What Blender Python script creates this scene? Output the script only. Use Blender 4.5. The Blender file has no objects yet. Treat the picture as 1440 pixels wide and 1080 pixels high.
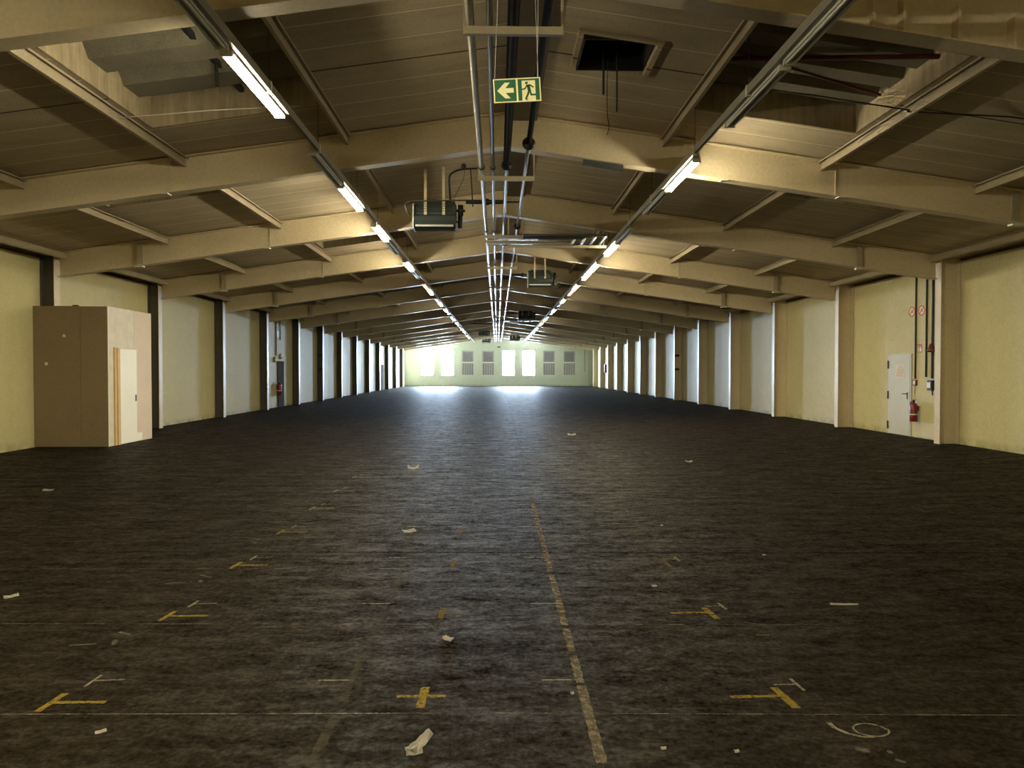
import bpy, math, random
from mathutils import Vector, Matrix, Euler

R = random.Random(7)
scene = bpy.context.scene
COL = scene.collection
PI = math.pi

# ------------------------------------------------------------------ camera, world, exposure
BAY, Z0 = 4.62, 3.3154
def FR(k): return (k - 1 + Z0) * BAY          # distance of portal frame k along the hall
CAMLOC = Vector((-0.14, 0.0, 1.593))
YAW, PITCH = 0.02109, 0.01852
cam_data = bpy.data.cameras.new('camera')
cam_data.sensor_fit = 'HORIZONTAL'; cam_data.sensor_width = 36.0
cam_data.lens = 36.0 * 1000.0 / 1440.0
cam_data.clip_start = 0.05; cam_data.clip_end = 400
cam = bpy.data.objects.new('camera', cam_data); COL.objects.link(cam)
cam.location = CAMLOC
cam.rotation_euler = (PI / 2 - PITCH, 0, -YAW)
scene.camera = cam

world = bpy.data.worlds.new('world'); scene.world = world
world.use_nodes = True
bg = world.node_tree.nodes['Background']
bg.inputs['Color'].default_value = (0.55, 0.75, 1.0, 1); bg.inputs['Strength'].default_value = 0.6
vs = scene.view_settings
scene.display_settings.display_device = 'sRGB'
vs.view_transform = 'Standard'; vs.look = 'None'; vs.exposure = 0.62; vs.gamma = 1.0
vs.use_curve_mapping = False
scene.cycles.use_denoising = True
scene.cycles.max_bounces = 8
scene.cycles.diffuse_bounces = 5
scene.cycles.sample_clamp_indirect = 12.0

TUBE_E = 230.0         # luminance of a burning fluorescent tube
TUBE_C = (1.0, 0.90, 0.62)
WIN_E = 165.0           # daylight in the unshuttered windows
WIN_C = (0.60, 0.78, 1.0)

# ------------------------------------------------------------------ helpers
def roofz(x): return 5.45 - 0.1425 * abs(x)

class MB:
    def __init__(s): s.v = []; s.f = []; s.sm = []
    def add(s, vs_, fs_, smooth=False):
        b = len(s.v); s.v += [Vector(p) for p in vs_]
        for f in fs_:
            s.f.append([b + i for i in f]); s.sm.append(smooth)
        return s
    def box(s, x0, x1, y0, y1, z0, z1):
        x0, x1 = sorted((x0, x1)); y0, y1 = sorted((y0, y1)); z0, z1 = sorted((z0, z1))
        return s.add([(x0,y0,z0),(x1,y0,z0),(x1,y1,z0),(x0,y1,z0),(x0,y0,z1),(x1,y0,z1),(x1,y1,z1),(x0,y1,z1)],
                     [(3,2,1,0),(4,5,6,7),(0,1,5,4),(1,2,6,5),(2,3,7,6),(3,0,4,7)])
    def prism(s, poly, axis, a, b):
        n = len(poly)
        def mk(p, t):
            if axis == 'y': return (p[0], t, p[1])
            if axis == 'x': return (t, p[0], p[1])
            return (p[0], p[1], t)
        vv = [mk(p, a) for p in poly] + [mk(p, b) for p in poly]
        area = sum(poly[i][0]*poly[(i+1)%n][1]-poly[(i+1)%n][0]*poly[i][1] for i in range(n))
        flip = (area > 0) == (axis == 'y')
        fs_ = [list(range(n))[::-1], list(range(n, 2*n))] + [(i, (i+1) % n, n+(i+1) % n, n+i) for i in range(n)]
        if (b < a) != flip: fs_ = [tuple(reversed(f)) for f in fs_]
        return s.add(vv, fs_)
    def tube(s, pts, r, n=10, cap=True):
        pts = [Vector(p) for p in pts]; m = len(pts)
        rr = r if isinstance(r, (list, tuple)) else [r]*m
        rings = []; prev = None
        for i, p in enumerate(pts):
            d = ((pts[min(i+1, m-1)] - p).normalized() + (p - pts[max(i-1, 0)]).normalized())
            d = d.normalized() if d.length > 1e-6 else Vector((0,0,1))
            if prev is None:
                u = d.cross(Vector((0,0,1)) if abs(d.z) < .9 else Vector((1,0,0))).normalized()
            else:
                u = (prev - d*prev.dot(d)).normalized()
            prev = u; w = d.cross(u)
            k = 1.0
            if 0 < i < m-1:
                c = (pts[i+1]-p).normalized().dot((p-pts[i-1]).normalized())
                k = 1/math.sqrt(max(.3, (1+c)/2))
            rings.append([p + (u*math.cos(2*PI*j/n) + w*math.sin(2*PI*j/n))*rr[i]*(k if False else 1) for j in range(n)])
        vv = [q for ring in rings for q in ring]
        fs_ = [(i*n+j, i*n+(j+1)%n, (i+1)*n+(j+1)%n, (i+1)*n+j) for i in range(m-1) for j in range(n)]
        s.add(vv, fs_, True)
        if cap:
            s.add(rings[0], [tuple(range(n))[::-1]]); s.add(rings[-1], [tuple(range(n))])
        return s
    def lathe(s, prof, c, n=16, axis='z'):
        """prof: (radius, height) pairs"""
        c = Vector(c); vv = []
        for r, h in prof:
            for j in range(n):
                a = 2*PI*j/n; x, y = r*math.cos(a), r*math.sin(a)
                vv.append(c + (Vector((x,y,h)) if axis == 'z' else Vector((h,x,y)) if axis == 'x' else Vector((y,h,x))))
        m = len(prof)
        s.add(vv, [(i*n+j, i*n+(j+1)%n, (i+1)*n+(j+1)%n, (i+1)*n+j) for i in range(m-1) for j in range(n)], True)
        s.add(vv[:n], [tuple(range(n))[::-1]]); s.add(vv[-n:], [tuple(range(n))])
        return s
    def build(s, name, mat, parent=None, base=None, kind=None):
        me = bpy.data.meshes.new(name)
        root = parent
        while root is not None and root.parent is not None: root = root.parent
        if root is not None: off = root.location.copy()
        elif base is not None: off = Vector(base)
        else: off = Vector((0, 0, 0))
        me.from_pydata([tuple(v - off) for v in s.v], [], s.f)
        for p, f in zip(me.polygons, s.sm): p.use_smooth = f
        me.materials.append(mat); me.update()
        o = bpy.data.objects.new(name, me); COL.objects.link(o)
        if parent is not None: o.parent = parent
        else: o.location = off
        if kind: o['kind'] = kind
        return o

def tag(o, label, cat, group=None):
    o['label'] = label; o['category'] = cat
    if group: o['group'] = group
    return o
def thing(name, label, cat, loc, group=None):
    o = bpy.data.objects.new(name, None); COL.objects.link(o); o.location = loc
    o.empty_display_size = .1
    return tag(o, label, cat, group)
def copy_tree(o, parent=None):
    c = o.copy(); COL.objects.link(c)
    if parent is not None: c.parent = parent
    for ch in [x for x in o.children]: copy_tree(ch, c)
    return c
def arc(c, r, a0, a1, n, plane='xy'):
    out = []
    for i in range(n+1):
        a = a0 + (a1-a0)*i/n; p, q = r*math.cos(a), r*math.sin(a)
        out.append(Vector(c) + (Vector((p,q,0)) if plane == 'xy' else Vector((p,0,q)) if plane == 'xz' else Vector((0,p,q))))
    return out
def rounded(pts, r, n=5):
    """polyline with filleted corners"""
    pts = [Vector(p) for p in pts]; out = [pts[0]]
    for i in range(1, len(pts)-1):
        a, b, c = pts[i-1], pts[i], pts[i+1]
        d1 = (a-b).normalized(); d2 = (c-b).normalized()
        rr = min(r, (a-b).length*.49, (c-b).length*.49)
        p0, p1 = b+d1*rr, b+d2*rr
        for j in range(n+1):
            t = j/n; out.append(p0*(1-t)**2 + b*2*t*(1-t) + p1*t*t)
    out.append(pts[-1]); return out

ORD = ['first','second','third','fourth','fifth','sixth','seventh','eighth','ninth','tenth','eleventh','twelfth','thirteenth','fourteenth','fifteenth','sixteenth','seventeenth']
SIDE = {-1: 'box', 1: 'door'}     # which long wall: the one with the boarded box, the one with the white door

# ------------------------------------------------------------------ materials
def newmat(name):
    m = bpy.data.materials.new(name); m.use_nodes = True
    nt = m.node_tree; b = nt.nodes['Principled BSDF']
    return m, nt, b
def coords(nt, scale=(1,1,1)):
    g = nt.nodes.new('ShaderNodeNewGeometry')
    mp = nt.nodes.new('ShaderNodeMapping'); mp.inputs['Scale'].default_value = scale
    nt.links.new(g.outputs['Position'], mp.inputs['Vector'])
    return mp.outputs['Vector']
def noise(nt, vec, scale, detail=4, rough=.55):
    n = nt.nodes.new('ShaderNodeTexNoise'); n.inputs['Scale'].default_value = scale
    n.inputs['Detail'].default_value = detail; n.inputs['Roughness'].default_value = rough
    nt.links.new(vec, n.inputs['Vector']); return n.outputs['Fac']
def ramp(nt, fac, stops):
    r = nt.nodes.new('ShaderNodeValToRGB'); e = r.color_ramp.elements
    while len(e) < len(stops): e.new(.5)
    for k, (p, c) in enumerate(stops):
        e[k].position = p; e[k].color = (*c, 1) if len(c) == 3 else c
    nt.links.new(fac, r.inputs['Fac']); return r.outputs['Color']
def mixc(nt, fac, a, b, mode='MIX'):
    m = nt.nodes.new('ShaderNodeMix'); m.data_type = 'RGBA'; m.blend_type = mode
    for sock, v in ((m.inputs['Factor'], fac), (m.inputs['A'], a), (m.inputs['B'], b)):
        pass
    ins = [i for i in m.inputs if i.enabled]
    for sock, v in zip(ins, (fac, a, b)):
        if hasattr(v, 'links'): nt.links.new(v, sock)
        elif isinstance(v, (int, float)): sock.default_value = v
        else: sock.default_value = (*v, 1) if len(v) == 3 else v
    return [o for o in m.outputs if o.enabled][0]
def math_(nt, op, a, b=None, c=None):
    m = nt.nodes.new('ShaderNodeMath'); m.operation = op
    for i, v in enumerate((a, b, c)):
        if v is None: continue
        if hasattr(v, 'links'): nt.links.new(v, m.inputs[i])
        else: m.inputs[i].default_value = v
    return m.outputs[0]
def bump(nt, b, h, strength=.2, dist=.01):
    n = nt.nodes.new('ShaderNodeBump'); n.inputs['Strength'].default_value = strength; n.inputs['Distance'].default_value = dist
    nt.links.new(h, n.inputs['Height']); nt.links.new(n.outputs['Normal'], b.inputs['Normal'])

def paint(name, c, rough=.45, var=.18, scale=3.0, metal=0.0, spec=.5, grain=True):
    m, nt, b = newmat(name); v = coords(nt)
    n1 = noise(nt, v, scale, 5)
    lo = tuple(x*(1-var) for x in c); hi = tuple(min(1, x*(1+var)) for x in c)
    col = ramp(nt, n1, [(.3, lo), (.7, hi)])
    if grain:
        col = mixc(nt, .5, col, ramp(nt, noise(nt, v, scale*18, 3), [(.35, lo), (.65, hi)]))
    nt.links.new(col, b.inputs['Base Color'])
    b.inputs['Roughness'].default_value = rough; b.inputs['Metallic'].default_value = metal
    b.inputs['Specular IOR Level'].default_value = spec
    return m
def emit(name, c, e):
    m, nt, b = newmat(name)
    b.inputs['Base Color'].default_value = (.8,.8,.8,1)
    b.inputs['Emission Color'].default_value = (*c, 1); b.inputs['Emission Strength'].default_value = e
    return m

M = {}
M['steel'] = paint('frame_paint', (.61,.51,.34), .42, .12, 1.2)
M['column_dark'] = paint('dark_column', (.085,.074,.055), .6, .15, 2)  # darker tone for the box-side columns, apart from their inner flange
M['purlin'] = paint('purlin_paint', (.36,.30,.205), .45, .2, 2.5)
M['hanger'] = paint('hanger_paint', (.50,.43,.29), .5, .15, 4)
def wood_mat():
    m, nt, b = newmat('raw_board')
    n1 = noise(nt, coords(nt, (14, 14, 1.2)), 1.0, 5, .7)
    col = ramp(nt, n1, [(.3, (.20,.155,.09)), (.55, (.40,.32,.195)), (.75, (.50,.41,.26))])
    col = mixc(nt, .4, col, ramp(nt, noise(nt, coords(nt), 2.2, 4), [(.35, (.18,.14,.085)), (.65, (.48,.39,.25))]))
    nt.links.new(col, b.inputs['Base Color']); b.inputs['Roughness'].default_value = .85
    return m
M['wood'] = wood_mat()
M['deck'] = paint('roof_deck', (.16,.14,.10), .8, .3, 3)
M['black'] = paint('black_metal', (.012,.012,.013), .5, .3, 5)
M['dark'] = paint('dark_void', (.01,.009,.008), .9, .2, 5)
M['darkgrey'] = paint('dark_grey_metal', (.05,.048,.045), .45, .3, 5)
M['pipe_beige'] = paint('beige_pipe_paint', (.40,.37,.28), .3, .15, 6)
M['pipe_grey'] = paint('grey_pipe_paint', (.11,.112,.11), .28, .15, 6, spec=.7)
M['sleeve'] = paint('black_pipe_lagging', (.018,.016,.014), .85, .4, 8, spec=.15)
M['housing'] = paint('white_lamp_housing', (.55,.52,.42), .4, .1, 4)
M['rail'] = paint('rail_grey', (.22,.20,.16), .4, .15, 4)
M['tube_off'] = paint('cold_tube_glass', (.55,.55,.50), .15, .05, 4)
M['tube_on'] = emit('burning_tube', TUBE_C, TUBE_E)
M['tube_reduced'] = emit('reduced_burning_tube', (1.0, .92, .70), 38.0)  # emission of far tubes turned down so the far hall stays darker
M['tube_dim'] = emit('failing_tube', (1.0,.5,.22), 3.0)
M['wire'] = paint('pale_wire', (.50,.46,.40), .5, .1, 4)
M['heater'] = paint('heater_green_grey', (.035,.046,.043), .38, .3, 5)
M['heater_light'] = paint('heater_pale_plate', (.42,.44,.40), .4, .2, 5)
M['red'] = paint('signal_red', (.17,.009,.014), .35, .15, 5)
M['dark_red'] = paint('brace_red_oxide', (.10,.02,.016), .6, .3, 5)
M['red_print'] = paint('sign_red', (.52,.10,.05), .5, .1, 5)
M['white'] = paint('white_plastic', (.70,.70,.64), .4, .05, 5)
M['cream_sign'] = paint('pale_sign_face', (.80,.62,.42), .5, .06, 5)
M['lumi'] = paint('luminescent_yellow', (.86,.80,.46), .45, .04, 9)
M['green'] = paint('sign_green', (.012,.105,.042), .45, .12, 9)
M['door_paint'] = paint('door_grey_white', (.52,.49,.38), .4, .1, 2)
M['board_brown'] = paint('hardboard_brown', (.235,.17,.093), .7, .12, 1.5)
M['board_pink'] = paint('plasterboard_pink', (.66,.55,.46), .75, .07, 2)
M['board_grey'] = paint('board_grey_mottled', (.64,.59,.52), .75, .18, 5)
M['board_white'] = paint('white_door_leaf', (.84,.82,.72), .5, .05, 2)
M['pine'] = paint('pine_batten', (.62,.43,.20), .6, .15, 6)
M['frame_white'] = paint('window_frame_paint', (.55,.55,.50), .5, .1, 3)
M['shutter'] = paint('closed_blind', (.15,.15,.165), .6, .2, 3)
M['shutter_lo'] = paint('lower_blind', (.21,.21,.215), .6, .25, 7)
M['day'] = emit('daylight_pane', WIN_C, WIN_E)
M['paper'] = paint('dirty_paper', (.24,.215,.17), .85, .3, 30)
M['patch'] = paint('cream_repaint', (.56,.50,.30), .6, .12, 6)
M['patch2'] = paint('ochre_repaint', (.47,.41,.20), .6, .1, 6)
M['notice_paper'] = paint('notice_paper', (.62,.56,.47), .6, .04, 6)
M['pink_print'] = paint('faded_red_print', (.50,.28,.22), .6, .1, 20)
M['brown_door'] = paint('dark_brown_door', (.05,.042,.034), .85, .2, 3, spec=.1)

def wall_mat(name, base, dark):
    m, nt, b = newmat(name); v = coords(nt)
    big = noise(nt, v, .55, 5, .6)
    col = ramp(nt, big, [(.30, dark), (.62, base)])
    streak = noise(nt, coords(nt, (3.5, 3.5, .22)), 1.6, 5, .65)
    col = mixc(nt, .22, col, ramp(nt, streak, [(.32, tuple(x*.80 for x in base)), (.66, tuple(min(1, x*1.12) for x in base))]))
    fine = noise(nt, v, 26, 4, .7)
    col = mixc(nt, .35, col, ramp(nt, noise(nt, v, 4.5, 6, .7), [(.34, tuple(x*.78 for x in base)), (.66, tuple(min(1, x*1.15) for x in base))]))
    col = mixc(nt, .30, col, ramp(nt, fine, [(.35, tuple(x*.7 for x in base)), (.65, tuple(min(1, x*1.25) for x in base))]))
    # scuffs where plaster shows through, between knee and shoulder height
    sp = math_(nt, 'GREATER_THAN', noise(nt, v, 9, 2, .5), .735)
    g = nt.nodes.new('ShaderNodeNewGeometry'); sx = nt.nodes.new('ShaderNodeSeparateXYZ')
    nt.links.new(g.outputs['Position'], sx.inputs[0])
    band = math_(nt, 'MULTIPLY', math_(nt, 'GREATER_THAN', sx.outputs[2], .3), math_(nt, 'LESS_THAN', sx.outputs[2], 1.7))
    col = mixc(nt, math_(nt, 'MULTIPLY', math_(nt, 'MULTIPLY', sp, band), .7), col, (.66,.62,.50))
    # dirt splash just above the floor
    low = math_(nt, 'SUBTRACT', 1.0, math_(nt, 'MULTIPLY', sx.outputs[2], 5.0)); low = math_(nt, 'MAXIMUM', low, 0.0)
    low = math_(nt, 'MULTIPLY', low, ramp_fac(nt, noise(nt, v, 3.5, 4)))
    col = mixc(nt, low, col, tuple(x*.45 for x in dark))
    nt.links.new(col, b.inputs['Base Color']); b.inputs['Roughness'].default_value = .62
    bump(nt, b, fine, .25, .006)
    return m
def ramp_fac(nt, fac, a=.35, b=.7):
    mr = nt.nodes.new('ShaderNodeMapRange'); nt.links.new(fac, mr.inputs[0])
    mr.inputs[1].default_value = a; mr.inputs[2].default_value = b
    return mr.outputs[0]
M['wall'] = wall_mat('wall_plaster', (.56,.50,.27), (.47,.415,.22))
M['wall_end'] = wall_mat('end_wall_plaster', (.44,.48,.40), (.39,.42,.34))

def ceiling_mat():
    m, nt, b = newmat('ceiling_boards'); v = coords(nt)
    base, dk = (.50,.415,.285), (.33,.27,.185)
    col = ramp(nt, noise(nt, v, .8, 5, .6), [(.3, dk), (.68, base)])
    col = mixc(nt, .35, col, ramp(nt, noise(nt, coords(nt, (.5, 3, 1)), 1.7, 4, .65), [(.3, tuple(x*.6 for x in dk)), (.7, tuple(x*1.15 for x in base))]))
    col = mixc(nt, .3, col, ramp(nt, noise(nt, v, 45, 3, .7), [(.35, tuple(x*.6 for x in base)), (.65, tuple(x*1.3 for x in base))]))
    sx = nt.nodes.new('ShaderNodeSeparateXYZ'); nt.links.new(v, sx.inputs[0])
    u = math_(nt, 'DIVIDE', math_(nt, 'SUBTRACT', sx.outputs[1], 10.1-.535*40), .535)
    d = math_(nt, 'ABSOLUTE', math_(nt, 'SUBTRACT', math_(nt, 'FRACT', math_(nt, 'ADD', u, .5)), .5))
    line = math_(nt, 'LESS_THAN', d, .017)
    dark_line = math_(nt, 'LESS_THAN', d, .028)
    wn = nt.nodes.new('ShaderNodeTexWhiteNoise'); wn.noise_dimensions = '1D'
    nt.links.new(math_(nt, 'FLOOR', math_(nt, 'ADD', u, .5)), wn.inputs['W'])
    isdark = math_(nt, 'GREATER_THAN', wn.outputs['Value'], .72)
    col = mixc(nt, math_(nt, 'MULTIPLY', line, math_(nt, 'MULTIPLY', math_(nt, 'SUBTRACT', 1.0, isdark), .85)), col, (.80,.70,.49))
    col = mixc(nt, math_(nt, 'MULTIPLY', dark_line, isdark), col, (.035,.022,.014))
    nt.links.new(col, b.inputs['Base Color']); b.inputs['Roughness'].default_value = .75
    bump(nt, b, noise(nt, v, 60, 3), .3, .004)
    return m
M['ceiling'] = ceiling_mat()

def floor_mat():
    m, nt, b = newmat('worn_dark_floor'); v = coords(nt)
    base, dk = (.0150,.0102,.0056), (.0085,.0058,.0031)
    col = ramp(nt, noise(nt, v, .7, 6, .65), [(.3, dk), (.7, base)])
    st = noise(nt, coords(nt, (.55, 1.5, 1)), 3.2, 8, .74)
    grit = noise(nt, coords(nt, (.8, 1.3, 1)), 11.0, 6, .72)
    grit2 = noise(nt, v, 34.0, 5, .7)
    mx = math_(nt, 'ADD', math_(nt, 'MULTIPLY', st, .36), math_(nt, 'ADD', math_(nt, 'MULTIPLY', grit, .34), math_(nt, 'MULTIPLY', grit2, .30)))
    col = mixc(nt, .75, col, ramp(nt, mx, [(.40, tuple(x*.25 for x in dk)), (.51, base), (.60, (.046,.037,.027))]))
    fine = noise(nt, v, 60, 4, .75)
    col = mixc(nt, .3, col, ramp(nt, fine, [(.35, tuple(x*.4 for x in dk)), (.68, (.028,.023,.0165))]))
    crack = nt.nodes.new('ShaderNodeTexVoronoi'); crack.feature = 'DISTANCE_TO_EDGE'; crack.inputs['Scale'].default_value = .55
    wv = nt.nodes.new('ShaderNodeVectorMath'); wv.operation = 'ADD'
    nz = nt.nodes.new('ShaderNodeTexNoise'); nz.inputs['Scale'].default_value = 1.6; nz.inputs['Detail'].default_value = 5
    nt.links.new(v, nz.inputs['Vector']); nt.links.new(v, wv.inputs[0]); nt.links.new(nz.outputs['Color'], wv.inputs[1])
    nt.links.new(wv.outputs[0], crack.inputs['Vector'])
    cr = math_(nt, 'MULTIPLY', math_(nt, 'LESS_THAN', crack.outputs['Distance'], .0045), math_(nt, 'GREATER_THAN', noise(nt, v, .9, 2), .5))
    col = mixc(nt, cr, col, (.004,.003,.002))
    nt.links.new(col, b.inputs['Base Color'])
    def mapped(f, a, b_, lo, hi):
        r = nt.nodes.new('ShaderNodeMapRange'); nt.links.new(f, r.inputs[0])
        for q, val in zip((1, 2, 3, 4), (a, b_, lo, hi)): r.inputs[q].default_value = val
        return r.outputs[0]
    nt.links.new(mapped(mx, .42, .58, .76, .50), b.inputs['Roughness'])
    nt.links.new(mapped(mx, .42, .58, .0, .07), b.inputs['Specular IOR Level'])
    hh = math_(nt, 'ADD', mx, math_(nt, 'MULTIPLY', fine, .12))
    bump(nt, b, hh, .32, .015)
    return m
M['floor'] = floor_mat()

def worn(name, c, keep=.5, scale=14, soft=.12, top=1.0):
    """worn paint on the floor: gaps let the floor show through"""
    m, nt, b = newmat(name); v = coords(nt)
    b.inputs['Base Color'].default_value = (*c, 1); b.inputs['Roughness'].default_value = .9; b.inputs['Specular IOR Level'].default_value = .05
    n = noise(nt, v, scale, 6, .7)
    mr = nt.nodes.new('ShaderNodeMapRange'); nt.links.new(n, mr.inputs[0])
    mr.inputs[1].default_value = .5-(keep-.5)*.5-soft; mr.inputs[2].default_value = .5-(keep-.5)*.5+soft
    mr.inputs[3].default_value = 0; mr.inputs[4].default_value = top
    nt.links.new(mr.outputs[0], b.inputs['Alpha'])
    return m
M['yellow_mark'] = worn('worn_yellow_paint', (.21,.148,.028), .85, 30, .2, .85)
M['yellow_faint'] = worn('thin_yellow_paint', (.19,.14,.042), .68, 26, .18, .7)
M['white_mark'] = worn('worn_white_chalk', (.24,.205,.145), .78, 30, .2, .85)
M['white_faint'] = worn('faint_white_chalk', (.18,.155,.115), .6, 24, .22, .65)
M['dash_strong'] = worn('worn_cream_tape', (.16,.13,.088), .66, 20, .14, .8)
M['dash_faint'] = worn('faint_cream_tape', (.115,.095,.066), .46, 14, .18, .55)
M['joint'] = worn('bright_floor_joint', (.20,.17,.118), .55, 9, .12, .85)
M['groove'] = worn('dark_floor_groove', (.003,.0025,.002), .8, 4, .15, .9)
M['scuff'] = worn('dark_rubber_scuff', (.003,.0025,.002), .4, 20, .25, .6)
M['smear'] = worn('chalk_smear', (.05,.042,.032), .35, 18, .3, .3)

# ------------------------------------------------------------------ the setting
YB, YE = -7.0, 74.5           # wall behind the camera, windowed end wall
XL, XR = -9.77, 9.90          # inner faces of the long walls
floor = MB().box(XL-.3, XR+.3, YB-.3, YE+.3, -.15, 0).build('floor', M['floor'], kind='structure')
MB().box(XL-.2, XL, YB, YE, 0, 3.97).build('wall_left', M['wall'], kind='structure')
wall_right = MB().box(XR, XR+.2, YB, YE, 0, 3.97).build('wall_right', M['wall'], kind='structure')
MB().box(XL-.2, XR+.2, YB-.2, YB, 0, 5.6).build('wall_back', M['wall'], kind='structure')
# added black closure stands in for shade in the wall-top slot, blocks sky light
for s, x in ((-1, XL-.2), (1, XR+.2)):
    MB().box(x, x+s*.06, YB, YE, 3.90, 4.2).build('slot_shade_block_1' if s < 0 else 'slot_shade_block_2', M['dark'], kind='structure')

# end wall with eight window openings
WC = [-7.45,-5.32,-3.19,-1.06,1.06,3.19,5.32,7.45]; WW, WZ0, WZ1 = 1.34, 1.08, 3.74
e = MB(); zt = 5.6
e.box(XL-.2, XR+.2, YE, YE+.25, 0, WZ0); e.box(XL-.2, XR+.2, YE, YE+.25, WZ1, zt)
xs = [XL-.2]
for c in WC: xs += [c-WW/2, c+WW/2]
xs.append(XR+.2)
for i in range(0, len(xs), 2): e.box(xs[i], xs[i+1], YE, YE+.25, WZ0, WZ1)
e.build('wall_end', M['wall_end'], kind='structure')
MB().box(XL, XR, YE-.03, YE-.004, 3.93, 3.99).build('trim_3', M['wall_end'], kind='structure')
for i, c in enumerate(WC):
    lit = i in (0, 1, 4, 5)
    w = MB(); x0, x1 = c-WW/2+.004, c+WW/2-.004; y0, y1 = YE+.05, YE+.13; f = .07
    w.box(x0, x0+f, y0, y1, WZ0+.004, WZ1-.004); w.box(x1-f, x1, y0, y1, WZ0+.004, WZ1-.004)
    w.box(x0+f, x1-f, y0, y1, WZ0+.004, WZ0+f); w.box(x0+f, x1-f, y0, y1, WZ1-f, WZ1-.004)
    win = w.build('window_%d' % (i+1), M['frame_white'], base=(c, YE+.05, WZ0), kind='structure')
    zm = WZ0+(WZ1-WZ0)*.52
    if lit:
        MB().box(x0+f, x1-f, y0+.05, y0+.06, WZ0+f, WZ1-f).build('pane', M['day'], win)
    else:
        MB().box(x0+f, x1-f, y0+.03, y0+.05, zm+.06, WZ1-f).build('upper_blind', M['shutter'], win)
        MB().box(x0+f, x1-f, y0+.03, y0+.05, WZ0+f, zm-.06).build('lower_blind', M['shutter_lo'], win)
        MB().box(x0+f, x1-f, y0-.02, y0+.03, zm-.07, zm+.07).build('transom', M['frame_white'], win)
        gb = MB()
        for k in range(1, 5): gb.box(x0+f+(x1-x0-2*f)*k/5-.012, x0+f+(x1-x0-2*f)*k/5+.012, y0+.012, y0+.028, WZ0+f, zm-.07)
        gb.box(x0+f+.06, x1-f-.06, y0+.012, y0+.028, WZ1-f-.10, WZ1-f-.07); gb.box(x0+f+.06, x0+f+.085, y0+.012, y0+.028, zm+.1, WZ1-f-.1)
        gb.box(x1-f-.085, x1-f-.06, y0+.012, y0+.028, zm+.1, WZ1-f-.1)
        gb.build('bars', M['frame_white'], win)

# ceiling, two slopes, with openings for the roof lights and the hatch
INNER = (2.45, 4.69); OUTER = (4.90, 6.95)
LIGHTS = []       # (side, x0, x1, y0, y1, period)
for s in (-1, 1):
    LIGHTS.append((s, *INNER, FR(-1)+1.05, FR(0)-1.18, .74 if s < 0 else .56))
    LIGHTS.append((s, *OUTER, FR(0)+.45, FR(0)+2.0, .56))
LIGHTS.append((-1, *INNER, FR(1)+.9, FR(2)-1.2, .7))
HATCH = (1, .82, 1.64, 7.88, 8.70)
holes = [(l[0], l[1], l[2], l[3], l[4]) for l in LIGHTS] + [HATCH]
c = MB()
for s in (-1, 1):
    hs = [h for h in holes if h[0] == s]
    bx = sorted(set([0, 10.3] + [v for h in hs for v in (h[1], h[2])]))
    by = sorted(set([YB, YE+.2] + [v for h in hs for v in (h[3], h[4])]))
    for i in range(len(bx)-1):
        for j in range(len(by)-1):
            mx, my = (bx[i]+bx[i+1])/2, (by[j]+by[j+1])/2
            if any(h[1] < mx < h[2] and h[3] < my < h[4] for h in hs): continue
            p = [(s*bx[i], by[j], roofz(bx[i])), (s*bx[i+1], by[j], roofz(bx[i+1])), (s*bx[i+1], by[j+1], roofz(bx[i+1])), (s*bx[i], by[j+1], roofz(bx[i]))]
            t = .05
            q = [(x, y, z+t) for x, y, z in p]
            fs_ = [(3,2,1,0),(4,5,6,7),(0,1,5,4),(1,2,6,5),(2,3,7,6),(3,0,4,7)]
            c.add(p+q, fs_ if s > 0 else [tuple(reversed(f)) for f in fs_])
c.build('ceiling', M['ceiling'], kind='structure')
MB().box(.06, .46, FR(-1)-3, YE-.3, 5.33, 5.375).build('trim_4', paint('ridge_board', (.085,.062,.04), .6, .3, 4), kind='structure')

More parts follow.
